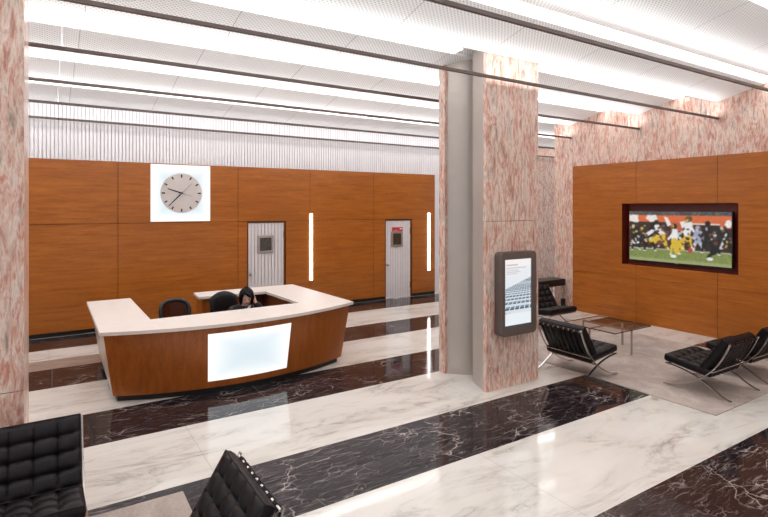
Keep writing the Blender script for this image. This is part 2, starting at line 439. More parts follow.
# columns clad in rose marble with a grey steel face
def column(name, x0, x1, y0, y1, joint, kind_face):
    r = empty(name, ((x0+x1)/2, (y0+y1)/2, 0)); tag(r, kind='structure')
    h = 4.78; t = .06
    mb = MB()
    for z0, z1 in ((0, joint-.003), (joint+.003, h)):
        mb.box(x0, y0, z0, x1, y0+t, z1); mb.box(x0+(.035 if kind_face else 0), y1-.075, z0, x1, y1+.06, z1); mb.box(x1-t, y0+t, z0, x1, y1-.075, z1)
        if not kind_face: mb.box(x0, y0+t, z0, x0+t, y1-.075, z1)
    mb.build('marble_cladding', M['pink'], r, world=True, bevel=.004)
    if kind_face:
        # flat flange, hollow, rounded cover and narrow back flange
        poly = [(x0+a, y0+b) for a, b in ((.012, t), (.165, .45), (.42, .45), (.42, .60), (.37, .64), (.31, .675), (.255, .715), (.205, .765), (.16, .82), (.125, .87), (.09, .905))]
        poly += [(x0+.09, y1-.075), (x0+.5, y1-.075), (x0+.5, y0+t)]
        mb = MB(); mb.prism(poly, lambda a, b: (a, b, 0), lambda a, b: (a, b, h)); mb.build('steel_cover', M['metal'], r, smooth=True, world=True, angle=30)
    return r
column('column', 4.938, 5.965, 5.17, 6.17, 2.305, True)
column('column', -1.36, -.185, 5.17, 6.17, 1.0, False)

# ceiling lights in the steps and the rails beneath the lips
def dist_label(i): return ['over the seating chairs', 'in front of the steel-faced column', 'behind the steel-faced column', 'above the rear counter of the desk', 'just before the ribbed wall'][i]
for a, b in zip(LIPS, LIPS[1:]):
    p = b-a
    spans = [(-6.8, MX-.02)] if b < 8.9 else [(-6.8, 16.2)]
    if 4.9 < a < 5.2: spans = [(-6.8, -1.4), (-.14, 4.9), (6.06, MX-.02)]
    for x0, x1 in spans:
        r = empty('ceiling_light', ((x0+x1)/2, a+.45*p, 4.74))
        z0, z1, y0, y1 = 4.783, 4.735, a+.39*p, a+.495*p
        mb = MB(); mb.quad((x0,y0,z0-.012),(x1,y0,z0-.012),(x1,y1,z1-.012),(x0,y1,z1-.012)); mb.build('diffuser', M['strip'], r, world=True)
        for x in (x0, x1): MB().box(x-.01, y0, z1-.018, x+.01, y1, z0).build('end_cap', M['rib'], r, world=True)
        r['bay'] = a; r['x0'] = x0
lamps = [o for o in C.objects if o.name.startswith('ceiling_light')]
LAB = {3.37: 'long white ceiling strip light nearest the camera above the seating area',
       6.56: 'ceiling strip light in the bay just beyond the marble columns',
       8.32: 'ceiling strip light in the second bay beyond the marble columns',
       10.05: 'ceiling strip light in the last bay before the white ribbed wall',
       1.77: 'strip light in the ceiling bay next nearer the camera than the seating',
       .17: 'strip light in the ceiling bay straight overhead of the camera',
       -1.43: 'strip light in the first ceiling bay behind the camera',
       -3.03: 'strip light in the second ceiling bay behind the camera',
       -4.63: 'strip light in the last ceiling bay behind the camera'}
for o in lamps:
    a = o['bay']
    lab = LAB.get(round(a, 2))
    if lab is None:
        lab = {True: 'bright ceiling strip light running between the two marble columns'}.get(-1 < o['x0'] < 0) or ('ceiling strip light from the steel-faced column to the marble side wall' if o['x0'] > 1 else 'ceiling strip light on the outer side of the column beside the tufted chair')
    tag(o, lab, 'light', 'strip lights in the ceiling steps')

RAILS = [(1.77, 'over the tufted chairs nearest the camera'), (3.37, 'crossing the upper corner above the television'), (4.97, 'passing just in front of the steel-faced column'), (6.56, 'just behind the columns, over the desk front'), (8.32, 'over the middle of the reception desk'), (10.05, 'behind the reception desk, second from the ribbed wall'), (11.82, 'against the white ribbed wall above the clock')]
for y, where in RAILS:
    x0, x1 = -6.8, (MX if y < 8.8 else 16.4)
    r = empty('ceiling_rail', ((x0+x1)/2, y, 4.2)); tag(r, 'thin dark ceiling rail ' + where, 'rail', 'dark rails under the ceiling')
    mb = MB(); mb.box(x0, y-.016, 4.176, x1, y+.016, 4.218); mb.build('rail_bar', M['dmetal'], r, world=True, bevel=.004)
    x = .1
    while x < x1:
        if not 4.8 < x < 6.2:
            mb = MB(); mb.tube([(x, y, 4.215), (x, y, 4.56)], .002, 6); mb.build('hanger', M['rib'], r, world=True)
        x += 5.15

# ------------------------------------------------------------------ light and screens on the walls
for x, lab in ((5.428, 'slim upright white light between the two doors on the veneer wall'), (9.09, 'slim upright white light at the end of the veneer wall by the column')):
    r = empty('wall_light', (x, WY, 1.5)); tag(r, lab, 'light', 'upright lights on the veneer wall')
    mb = MB(); mb.box(x-.034, WY-.022, .69, x+.034, WY, 2.33); mb.build('diffuser', M['lamp'], r, world=True, bevel=.005)
    for z in (.675, 2.33): MB().box(x-.038, WY-.010, z, x+.038, WY, z+.015).build('end_cap', M['alu'], r, world=True)

cx, cz, hw = 2.366, 2.797, .605
r = empty('wall_clock', (cx, WY, cz)); tag(r, 'square back-lit wall clock with round grey dial and black hands', 'clock')
mb = MB(); mb.box(-hw, -.05, -hw, hw, 0, hw); mb.build('light_box', M['clockbox'], r)
def disc(mb, rad, y0, y1, n=64):
    return mb.prism([(rad*math.cos(2*PI*k/n), rad*math.sin(2*PI*k/n)) for k in range(n)], lambda a, b: (a, y1, b), lambda a, b: (a, y0, b))
mb = MB(); disc(mb, .425, -.075, -.05); mb.build('dial', M['clockface'], r, smooth=True)
for k in range(12):
    a = k*PI/6; d = Vector((math.sin(a), 0, math.cos(a))); s = Vector((math.cos(a), 0, -math.sin(a)))
    mb = MB(); w = .013; p0, p1 = d*.335, d*.398
    mb.prism([(0,0),(1,0),(1,1),(0,1)], lambda u, v: tuple(p0+(p1-p0)*v+s*w*(2*u-1)+Vector((0,-.075,0))), lambda u, v: tuple(p0+(p1-p0)*v+s*w*(2*u-1)+Vector((0,-.080,0))))
    mb.build('hour_mark', M['tick'], r)
def hand(name, ang, l0, l1, w, y, m):
    a = math.radians(ang); d = Vector((math.sin(a), 0, math.cos(a))); s = Vector((math.cos(a), 0, -math.sin(a))); mb = MB()
    pts = [d*l0 - s*w*.8, d*l0 + s*w*.8, d*l1 + s*w*.5, d*l1 - s*w*.5]
    mb.prism([(p.x, p.z) for p in pts], lambda u, v: (u, y, v), lambda u, v: (u, y-.005, v)); mb.build(name, m, r)
hand('hour_hand', 288, -.02, .30, .018, -.084, M['tick']); hand('hour_hand_tail', 108, 0, .21, .007, -.083, M['thinhand'])
hand('minute_hand', 224, -.03, .385, .016, -.090, M['tick']); hand('second_hand', 44, -.05, .31, .007, -.096, M['thinhand'])
mb = MB(); disc(mb, .02, -.10, -.075, 20); mb.build('hub', M['tick'], r, smooth=True)

def picture_panel(name, img, P00, P10, P01, mat, parent):
    """grid of vertices carrying the picture; img[row][col], row 0 at the bottom"""
    h, w, _ = img.shape; P00, P10, P01 = map(Vector, (P00, P10, P01)); vs = []; fs = []
    for j in range(h):
        for i in range(w): vs.append(tuple(P00 + (P10-P00)*(i/(w-1)) + (P01-P00)*(j/(h-1)) - Vector(parent['at'])))
    for j in range(h-1):
        for i in range(w-1): fs.append((j*w+i, j*w+i+1, (j+1)*w+i+1, (j+1)*w+i))
    me = bpy.data.meshes.new(name); me.from_pydata(vs, [], fs); me.update()
    ca = me.color_attributes.new('picture', 'FLOAT_COLOR', 'POINT')
    lin = np.where(img <= .04045, img/12.92, ((img+.055)/1.055)**2.4); rgba = np.ones((h*w, 4), np.float32); rgba[:, :3] = lin.reshape(-1, 3)
    ca.data.foreach_set('color', rgba.ravel()); me.materials.append(mat)
    o = bpy.data.objects.new(name, me); C.objects.link(o); o.parent = parent; return o

class Paint:
    def __init__(s, w, h): s.w, s.h = w, h; s.a = np.zeros((h, w, 3), np.float32); s.yy, s.xx = np.mgrid[0:h, 0:w].astype(np.float32); s.xx /= w; s.yy /= h
    def m(s, mask, c): s.a[mask] = np.array(c, np.float32)/255
    def rect(s, x0, y0, x1, y1, c): s.m((s.xx >= x0) & (s.xx < x1) & (s.yy >= y0) & (s.yy < y1), c)
    def ell(s, x, y, rx, ry, c, rot=0.):
        ar = s.w/s.h*1.0; dx = (s.xx-x); dy = (s.yy-y)/ar; ca, sa = math.cos(rot), math.sin(rot); u = dx*ca+dy*sa; v = -dx*sa+dy*ca
        s.m((u/rx)**2+(v/ry)**2 < 1, c)
    def limb(s, x0, y0, x1, y1, r, c):
        ar = s.w/s.h; ax, ay, bx, by = x0, y0/ar, x1, y1/ar; px, py = s.xx-ax, s.yy/ar-ay; dx, dy = bx-ax, by-ay
        t = np.clip((px*dx+py*dy)/(dx*dx+dy*dy+1e-9), 0, 1); s.m((px-t*dx)**2+(py-t*dy)**2 < r*r, c)
    def poly(s, pts, c):
        ins = np.zeros((s.h, s.w), bool); n = len(pts)
        for i in range(n):
            (x0, y0), (x1, y1) = pts[i], pts[(i+1) % n]
            cond = ((y0 > s.yy) != (y1 > s.yy)); xi = (x1-x0)*(s.yy-y0)/((y1-y0) if abs(y1-y0) > 1e-9 else 1e-9)+x0
            ins ^= cond & (s.xx < xi)
        s.m(ins, c)

def tv_image():
    P = Paint(220, 124); rng = np.random.default_rng(3)
    P.rect(0, 0, 1, 1, (124,141,66))
    P.a[:36] *= (1 + .12*rng.standard_normal((36, 220, 1))).astype(np.float32)
    P.rect(0, 0, 1, .06, (150,162,100)); P.rect(0, .26, 1, 1, (60,40,34)); P.rect(0, .92, 1, 1, (64,66,76)); P.rect(0, .79, 1, .92, (228,98,44)); P.rect(.45, .70, 1, .79, (210,90,50))
    P.rect(0, .83, .10, .93, (214,210,206)); P.rect(.5, .755, .97, .775, (225,215,205)); P.rect(.66, .3, .9, .745, (38,40,40)); P.rect(.1, .34, .42, .62, (120,62,38)); P.rect(.44, .62, .56, .78, (196,84,48))
    for k in range(140): P.ell(rng.random(), .93+.06*rng.random(), .007, .008, tuple(int(v) for v in rng.integers(40, 140, 3)))
    P.rect(.0, .245, 1, .265, (196,190,180))
    for p in ([(.0,.80),(.0,.9),(.08,.92),(.11,.8),(.09,.76)], [(.18,.86),(.2,.92),(.29,.93),(.31,.84),(.24,.77)], [(.37,.90),(.41,.88),(.45,.74),(.41,.70)], [(.53,.80),(.58,.82),(.6,.7),(.55,.68)]): P.poly(p, (228,220,214))
    DK, WH, YE, SK, OR = (26,32,34), (226,226,226), (226,184,34), (132,88,66), (214,96,50)
    def man(x, y, top, pants, sock, lean=0., h=.5, stride=.05, arm=.06, helm=None):
        hy = y+h*.46
        P.limb(x, hy, x-stride, y+h*.22, .018, pants); P.limb(x-stride, y+h*.22, x-stride*1.3, y, .010, sock); P.limb(x, hy, x+stride, y+h*.24, .018, pants); P.limb(x+stride, y+h*.24, x+stride*1.5, y+h*.04, .010, sock)
        P.ell(x-stride*1.3, y, .014, .008, WH); P.ell(x+stride*1.6, y+h*.03, .014, .008, WH)
        P.limb(x, hy, x+lean, y+h*.76, .032, top); P.limb(x+lean, y+h*.76, x+lean+arm, y+h*.52, .012, top); P.limb(x+lean, y+h*.76, x+lean-arm, y+h*.5, .012, top)
        P.ell(x+lean+arm, y+h*.48, .012, .012, SK); P.ell(x+lean*1.15, y+h*.93, .024, .028, helm or top)
    man(.07, .2, DK, DK, DK, .01, .56, .03, .05, (60,50,40)); man(.14, .24, (40,44,46), DK, DK, .02, .5, .03, .05); man(.33, .26, WH, YE, YE, -.03, .56, .055, .08, (40,40,40)); man(.22, .2, DK, DK, DK, .03, .58, .04, .09)
    P.limb(.19, .52, .25, .60, .02, WH); P.limb(.24, .43, .36, .5, .03, YE); P.limb(.36, .48, .40, .3, .018, YE)
    man(.48, .17, WH, YE, YE, .0, .58, .03, .06, (34,34,34)); P.limb(.48, .45, .56, .28, .02, YE); P.limb(.46, .42, .50, .2, .018, YE); P.ell(.47, .13, .03, .018, WH)
    man(.60, .3, WH, YE, YE, .02, .6, .03, .05, (50,44,30)); P.limb(.53, .40, .62, .5, .028, YE); P.ell(.61, .85, .030, .032, (96,84,52)); P.ell(.6, .83, .015, .014, (200,168,60))
    man(.70, .28, (150,156,190), (170,170,190), WH, .0, .44, .03, .05); man(.79, .24, DK, DK, DK, .0, .58, .04, .06, (30,30,30)); man(.94, .22, DK, DK, DK, -.02, .62, .04, .08, OR)
    P.limb(.93, .52, .84, .26, .03, DK); P.limb(.84, .26, .80, .17, .016, DK); P.ell(.81, .13, .03, .018, WH); P.limb(.95, .6, .9, .34, .008, WH); P.ell(.97, .78, .028, .04, WH); P.rect(.90, .68, .93, .76, OR)
    P.ell(.78, .68, .010, .02, (180,176,170)); P.ell(.86, .42, .02, .02, (120,50,44)); P.ell(.63, .26, .022, .028, (190,60,50)); P.limb(.02, .34, .1, .36, .012, WH)
    for k in range(90):
        x = rng.random(); c = [(30,32,34), (52,40,36), (190,186,180), (120,70,50), (86,84,84), (206,172,60)][int(rng.integers(0, 6))]
        P.ell(x, .3+.42*rng.random(), .008+.012*rng.random(), .006+.012*rng.random(), c, rng.random()*3)
    n = .14*rng.standard_normal((124, 220, 1)); a = np.clip(P.a*(1+n*.5), 0, 1)
    for _ in range(2):
        a = (np.roll(a, 1, 0)+2*a+np.roll(a, -1, 0))/4; a = (np.roll(a, 1, 1)+2*a+np.roll(a, -1, 1))/4
    g = a.mean(axis=2, keepdims=True); a = .8*a+.2*g
    return np.clip(a*.97+.015, 0, 1).astype(np.float32)

tvr = empty('television', (TX+.06, 5.733, 1.33)); tag(tvr, 'wide flat television showing a football match, set in the veneer wall', 'television')
TY0, TY1, TZ0, TZ1, TF = 4.695, 6.775, 1.335, 2.42, TX+.055
mb = MB(); mb.box(TF+.004, TY0, TZ0, TF+.07, TY1, TZ1); mb.build('casing', M['bezel'], tvr, world=True, bevel=.006)
picture_panel('display', tv_image(), (TF, TY1-.018, TZ0+.02), (TF, TY0+.018, TZ0+.02), (TF, TY1-.018, TZ1-.018), M['picture'], tvr)
mb = MB(); mb.box(TF+.07, 5.4, 1.6, TX+.235, 6.1, 2.2); mb.build('wall_mount', M['bezel'], tvr, world=True)
mb = MB(); mb.box(TF-.002, 5.69, TZ0+.005, TF+.004, 5.78, TZ0+.014); mb.build('badge', M['alu'], tvr, world=True)

def poster_image():
    P = Paint(100, 200); P.rect(0, 0, 1, 1, (226,230,233)); Y, X = P.yy, P.xx
    P.a[:] = (np.array([226,231,235])/255)*(1-.07*(1-Y[..., None]))
    P.rect(0, .90, 1, 1, (236,232,232)); P.rect(.08, .905, .5, .925, (206,178,174)); P.rect(.08, .865, .82, .872, (188,170,168))
    for y, x in ((.83,.45), (.805,.52), (.78,.4)): P.rect(.08, y, .08+x, y+.010, (196,180,178))
    # receding blocks in perspective
    hor = .72; top = .66
    u = (X-1.15)/(hor+.12-Y+.02); d = 1/(hor+.10-Y+1e-3)
    msk = (Y > .2+.05*X) & (Y < .56+.16*X)
    blk = (np.mod(d*3.4, 1) < .58) & (np.mod(u*1.15+d*.22, .36) < .29)
    P.a[msk & blk] = np.array([112,134,154])/255; P.a[msk & ~blk] = np.array([206,214,221])/255
    edge = msk & (np.mod(d*3.4, 1) < .2) & blk; P.a[edge] = np.array([58,72,88])/255
    P.rect(0, .0, 1, .03, (60,60,64)); P.rect(0, .03, 1, .20, (224,232,236))
    return P.a

KX0, KX1, KZ0, KZ1, KF = 5.088, 5.765, .745, 1.885, 5.03
kr = empty('digital_sign', ((KX0+KX1)/2, 5.17, KZ0)); tag(kr, 'upright bronze-framed display screen on the marble column', 'screen')
def rrect(x0, z0, x1, z1, r, n=6):
    pts = []
    for cx_, cz_, a0 in ((x1-r, z1-r, 0), (x0+r, z1-r, PI/2), (x0+r, z0+r, PI), (x1-r, z0+r, 1.5*PI)):
        pts += [(cx_+r*math.cos(a0+PI/2*k/n), cz_+r*math.sin(a0+PI/2*k/n)) for k in range(n+1)]
    return pts
mb = MB(); mb.prism(rrect(KX0, KZ0, KX1, KZ1, .06), lambda a, b: (a, 5.168, b), lambda a, b: (a, KF+.02, b)); mb.build('housing', M['kiosk'], kr, smooth=True, world=True, bevel=.006, angle=30)
sx0, sx1, sz0, sz1 = 5.152, 5.665, .862, 1.785
O_ = rrect(KX0, KZ0, KX1, KZ1, .06); I_ = rrect(sx0, sz0, sx1, sz1, .004); n = len(O_)
mb = MB(); mb.add([(a, KF, b) for a, b in O_]+[(a, KF, b) for a, b in I_]+[(a, KF+.02, b) for a, b in O_]+[(a, KF+.02, b) for a, b in I_],
    [(i, (i+1) % n, n+(i+1) % n, n+i) for i in range(n)]+[(i, 2*n+i, 2*n+(i+1) % n, (i+1) % n) for i in range(n)]+[(n+i, n+(i+1) % n, 3*n+(i+1) % n, 3*n+i) for i in range(n)])
mb.build('bezel', M['kiosk'], kr, smooth=True, world=True, angle=30)
picture_panel('display', poster_image(), (sx0, KF+.012, sz0), (sx1, KF+.012, sz0), (sx0, KF+.012, sz1), M['poster'], kr)

# ------------------------------------------------------------------ reception desk
HC = .96
dk = empty('reception_desk', (2.32, 8.4, 0)); tag(dk, 'curved wooden reception desk with cream counter and glowing front panel', 'reception desk')
def arc(xa, ya, xb, yb, sag, n=28, t0=0., t1=1.):
    out = []
    for k in range(n+1):
        t = t0+(t1-t0)*k/n; q = 2*t-1; out.append((xa+(xb-xa)*t, ya+(yb-ya)*t-sag*(1-q*q)))
    return out
front = arc(.50, 7.25, 4.15, 7.42, .40)
CT = .045
ctop = []
outer = front + [(4.06, 9.74), (2.16, 9.74), (2.13, 9.21), (3.30, 9.19), (3.37, 7.80), (1.15, 7.74), (1.13, 9.74), (.49, 9.74)]
from mathutils.geometry import tessellate_polygon
n = len(outer); tri = tessellate_polygon([[Vector((x, y, 0)) for x, y in outer]])
mb = MB(); mb.add([(x, y, HC-CT) for x, y in outer]+[(x, y, HC) for x, y in outer],
    [tuple(t) for t in tri]+[tuple(n+q for q in t) for t in tri]+[(i, (i+1) % n, n+(i+1) % n, n+i) for i in range(n)])
co = mb.build('countertop', M['counter'], dk, world=True)
b = co.modifiers.new('edge', 'BEVEL'); b.width = .005; b.segments = 2; b.limit_method = 'ANGLE'; b.angle_limit = math.radians(35)
co['label'] = 'cream U-shaped counter top'
TOPZ, BOTZ = HC-CT, .085
Tp = lambda t: arc(.545, 7.30, 4.105, 7.465, .40, 1, t, t)[0]
Bp = lambda t: arc(.665, 7.455, 3.95, 7.47, .385, 1, t, t)[0]
def surf(t, z, off=0.):
    w = (z-BOTZ)/(TOPZ-BOTZ); a, b = Bp(t), Tp(t); x, y = a[0]+(b[0]-a[0])*w, a[1]+(b[1]-a[1])*w
    return (x, y-off, z)
seams = [0, .334, .672, .80, 1.]
SEAM = .0004
GX0, GX1, GZ0, GZ1 = .334, .672, .175, .825
for a, b in zip(seams, seams[1:]):
    mb = MB(); n = 12; a_, b_ = a+SEAM*(a > 0), b-SEAM*(b < 1)
    zs = [(BOTZ, TOPZ)] if a != GX0 else [(BOTZ, GZ0-.002), (GZ1+.002, TOPZ)]
    for z0, z1 in zs:
        mb = MB(); vs = []
        for k in range(n+1):
            t = a_+(b_-a_)*k/n
            p0, p1 = surf(t, z0), surf(t, z1)
            vs += [p0, p1, (p1[0], p1[1]+.03, p1[2]), (p0[0], p0[1]+.03, p0[2])]
        fs = [(0,1,2,3)]
        for k in range(n):
            for q in range(4): fs.append((4*k+q, 4*k+(q+1) % 4, 4*k+4+(q+1) % 4, 4*k+4+q))
        fs.append((4*n+3, 4*n+2, 4*n+1, 4*n)); mb.add(vs, fs)
        mb.build('front_panel', M['wood_z'], dk, smooth=True, world=True, angle=30)
# glowing panel
gx = [surf(t, .5)[0] for t in (GX0, GX1)]
M['deskglow'] = halo('desk light panel', (gx[0]+gx[1])/2-2.32, (GZ0+GZ1)/2, (gx[1]-gx[0])/2, (GZ1-GZ0)/2, srgb(216,230,237), (1.05,1.05,1.05,1), .74, 2.4)
mb = MB(); n = 16; vs = []
for k in range(n+1):
    t = GX0+.0015+(GX1-GX0-.003)*k/n; vs += [surf(t, GZ0, .003), surf(t, GZ1, .003), (surf(t, GZ1)[0], surf(t, GZ1)[1]+.02, GZ1), (surf(t, GZ0)[0], surf(t, GZ0)[1]+.02, GZ0)]
fs = [(0,1,2,3), (4*n+3, 4*n+2, 4*n+1, 4*n)]
for k in range(n):
    for q in range(4): fs.append((4*k+q, 4*k+(q+1) % 4, 4*k+4+(q+1) % 4, 4*k+4+q))
mb.add(vs, fs); o = mb.build('light_panel', M['deskglow'], dk, smooth=True, world=True, angle=30); o['label'] = 'glowing white light panel'
# sides (slanting inwards to the floor), rear return, inner faces and toe kick
def slab(mb, a0, a1, b0, b1, tx, ty):
    """a0,a1 bottom ends, b0,b1 top ends, thickness vector"""
    vs = [a0, a1, b1, b0]; t = Vector((tx, ty, 0)); vs = [Vector(p) for p in vs]; vs += [p+t for p in vs]
    mb.add(vs, [(0,1,2,3), (7,6,5,4), (0,4,5,1), (1,5,6,2), (2,6,7,3), (3,7,4,0)])
tl, bl, tr_, br_ = Tp(0), Bp(0), Tp(1), Bp(1)
mb = MB(); slab(mb, (bl[0], bl[1]+.004, BOTZ), (.665, 9.68, BOTZ), (tl[0], tl[1]+.004, TOPZ), (.545, 9.70, TOPZ), .03, 0); o = mb.build('side_panel', M['side'], dk, world=True); o['label'] = 'wooden side panel with a pale reflection in its colour'
mb = MB(); slab(mb, (br_[0], br_[1]+.004, BOTZ), (3.93, 9.68, BOTZ), (tr_[0], tr_[1]+.004, TOPZ), (4.02, 9.70, TOPZ), -.03, 0); mb.build('side_panel', M['wood_z'], dk, world=True)
mb = MB(); mb.box(2.2, 9.66, BOTZ, 3.96, 9.69, TOPZ); mb.box(2.2, 9.26, BOTZ, 2.23, 9.66, TOPZ); mb.box(2.23, 9.26, BOTZ, 2.95, 9.29, TOPZ); mb.build('rear_panel', M['wood_z'], dk, world=True)
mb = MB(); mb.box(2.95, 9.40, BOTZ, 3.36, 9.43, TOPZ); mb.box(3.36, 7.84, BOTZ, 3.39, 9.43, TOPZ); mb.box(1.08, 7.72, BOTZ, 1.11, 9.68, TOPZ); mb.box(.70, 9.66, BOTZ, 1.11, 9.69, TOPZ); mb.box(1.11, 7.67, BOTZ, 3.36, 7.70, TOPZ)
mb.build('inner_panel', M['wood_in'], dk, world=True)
mb = MB()
kf = [(x, y+.06) for x, y in arc(.72, 7.45, 3.90, 7.46, .385)]
kk = kf + [(3.88, 9.62), (2.26, 9.62), (2.26, 9.3), (3.42, 9.3), (3.42, 7.7), (1.05, 7.7), (1.05, 9.62), (.72, 9.62)]
n = len(kk); mb.add([(x, y, 0) for x, y in kk]+[(x, y, BOTZ) for x, y in kk], [(i, (i+1) % n, n+(i+1) % n, n+i) for i in range(n)])
mb.build('toe_kick', M['kick'], dk, world=True)

# ------------------------------------------------------------------ tufted chairs
def cushion(mb, w, l, t, nx, ny, sub=6):
    """tufted cushion lying in xy, centred, z from 0 to about t"""
    X = nx*sub; Y = ny*sub; vs = []; fs = []
    for j in range(Y+1):
        for i in range(X+1):
            su = abs(math.sin(PI*i/sub)); sv = abs(math.sin(PI*j/sub))
            f = (su**.36)*(sv**.36)
            z = t*(.78+.22*f)
            di = abs(i/sub-round(i/sub)); dj = abs(j/sub-round(j/sub)); ii, jj = round(i/sub), round(j/sub)
            if 0 < ii < nx and 0 < jj < ny: z -= t*.26*math.exp(-((di*di+dj*dj)/.018))
            if i in (0, X) or j in (0, Y): z = t*.80
            vs.append((-w/2+w*i/X, -l/2+l*j/Y, z))
    for j in range(Y):
        for i in range(X): fs.append((j*(X+1)+i, j*(X+1)+i+1, (j+1)*(X+1)+i+1, (j+1)*(X+1)+i))
    ring = [i for i in range(X+1)] + [j*(X+1)+X for j in range(1, Y+1)] + [Y*(X+1)+i for i in range(X-1, -1, -1)] + [j*(X+1) for j in range(Y-1, 0, -1)]
    n = len(ring); base = len(vs); prev = ring
    for e, z in ((.006, t*.5), (.0, t*.15), (-.015, 0.)):
        cur = []
        for r in ring:
            x, y, _ = vs[r]; fx = (1 if x > w/2-1e-5 else -1 if x < -w/2+1e-5 else 0); fy = (1 if y > l/2-1e-5 else -1 if y < -l/2+1e-5 else 0)
            cur.append(len(vs)); vs.append((x+e*fx, y+e*fy, z))
        for k in range(n): fs.append((prev[k], cur[k], cur[(k+1) % n], prev[(k+1) % n]))
        prev = cur
    fs.append(tuple(prev)); mb.add(vs, fs); return mb

def make_chair():
    r = empty('lounge_chair')
    back = [(p.x, p.y) for p in smooth_path([(.422,.780), (.346,.595), (.235,.40), (.08,.235), (-.13,.10), (-.30,.03), (-.435,.0075)])]
    seat = [(p.x, p.y) for p in smooth_path([(-.405,.325), (-.22,.30), (-.03,.245), (.13,.165), (.28,.07), (.37,.025), (.435,.0075)])]
    for s in (-1, 1):
        mb = MB(); mb.flatbar(back, s*.396, .030, .013); mb.flatbar(seat, s*.396, .030, .0128); mb.build('side_frame', M['chrome'], r, smooth=True, angle=50)
    for y, z in ((.410,.758), (.186,.335), (-.37,.318), (.045,.212)):
        mb = MB(); mb.box(-.396, y-.016, z-.006, .396, y+.016, z+.006); o = mb.build('crossbar', M['chrome'], r)
        if z > .5: o.data.transform(Matrix.Translation((0,.410,.758)) @ Matrix.Rotation(-1.2, 4, 'X') @ Matrix.Translation((0,-.410,-.758)))
    for k in range(8):
        x = -.315+.63*k/7
        P = [(.394,.766), (.410,.779), (.428,.762), (.418,.736)] + [(p[0]-.012, p[1]+.006) for p in back if .40 < p[1] < .72] + [(.192,.342)]
        mb = MB(); mb.flatbar(P, x, .05, .005); mb.build('back_strap', M['strap'], r)
    for k in range(7):
        x = -.31+.62*k/6
        mb = MB(); mb.flatbar([(-.385,.318), (-.37,.328), (-.1,.29), (.2,.38-.105)], x, .05, .005); mb.build('seat_strap', M['strap'], r)
    # seat cushion
    ms = Matrix.Translation((0,-.125,.300)) @ Matrix.Rotation(-.15, 4, 'X')
    mb = cushion(MB(), .775, .62, .125, 5, 4); mb.xform(ms); c = mb.build('seat', M['leather'], r, smooth=True, angle=60)
    def pipe(mat, w, l, t):
        mb = MB(); p = [(-w/2,-l/2), (w/2,-l/2), (w/2,l/2), (-w/2,l/2), (-w/2,-l/2)]
        for a, b in zip(p, p[1:]): mb.tube([(a[0], a[1], t*.8), (b[0], b[1], t*.8)], .006, 8)
        return mb.xform(mat)
    pipe(ms, .775, .62, .125).build('piping', M['piping'], c, smooth=True)
    mbk = Matrix.Translation((0,.262,.553)) @ Matrix.Rotation(math.radians(58.6), 4, 'X')
    mb = cushion(MB(), .775, .52, .115, 5, 4); mb.xform(mbk); c = mb.build('backrest', M['leather'], r, smooth=True, angle=60)
    pipe(mbk, .775, .52, .115).build('piping', M['piping'], c, smooth=True)
    return r
proto = make_chair()
CH = [((-.19, 4.53, 0), 0, 'tufted black leather lounge chair seen from the front before the marble column', None),
      ((.69, 3.20, 0), -PI/2, 'tufted black leather lounge chair standing alone on the rug corner by the wide black stripe', None),
      ((7.68, 3.635, 0), PI, 'black tufted chair on the taupe rug edge, back to the camera, fully in view', None),
      ((8.84, 3.635, 0), PI, 'black tufted chair mostly cut off by the picture edge, beside another on the taupe rug', None),
      ((6.69, 5.07, 0), PI/2, 'black tufted chair beside the display-screen column, strapped back showing, facing the television', None),
      ((8.76, 7.35, 0), 0, 'black tufted chair half hidden by the column, between the glass table and console table', None)]
for i, (p, rz, lab, _) in enumerate(CH):
    o = proto if i == 0 else copy_tree(proto)
    zoff = .0125
    o.location = (p[0], p[1], p[2]+zoff); o.rotation_euler = (0,0,rz); o.scale = (1, 1, (1, 1, .94, .94, .955, .97)[i]); tag(o, lab, 'chair', 'tufted lounge chairs')

# ------------------------------------------------------------------ rugs, tables
mb = MB(); mb.box(6.70, 3.11, 0, 9.75, 8.0, .012); tag(mb.build('rug', M['rug'], origin=(8.2, 5., 0), bevel=.004), 'mottled taupe rug under the glass table and chairs', 'rug')
mb = MB(); mb.box(-4.2, 1.2, 0, .975, 4.80, .012); tag(mb.build('rug', M['rug'], origin=(-1, 3, 0), bevel=.004), 'taupe rug whose corner shows between two tufted chairs near the desk', 'rug')

t = empty('coffee_table', (8.21, 5.60, .012)); tag(t, 'square glass coffee table on slim chrome legs', 'coffee table')
mb = MB(); mb.quad((-.51,-.505,.440),(.51,-.505,.440),(.51,.505,.440),(-.51,.505,.440)); gl = mb.build('glass_top', M['glass'], t)
mb = MB(); e = .003
for q in ((-.51-e,-.505-e,.51+e,-.505), (-.51-e,.505,.51+e,.505+e), (-.51-e,-.505,-.51,.505), (.51,-.505,.51+e,.505)): mb.box(q[0], q[1], .425, q[2], q[3], .440)
mb.build('glass_edge', M['glassedge'], gl)
for x, y in ((0,-.47), (.47,0), (0,.47), (-.47,0)):
    mb = MB(); a, b = (.018,.008) if x == 0 else (.008,.018); mb.box(x-a, y-b, 0, x+a, y+b, .424); mb.build('leg', M['chrome'], t, bevel=.002)
mb = MB(); mb.box(-.47,-.018,.404,.47,.018,.4235); mb.box(-.018,-.47,.4035,.018,.47,.423); mb.build('cross_frame', M['chrome'], t)

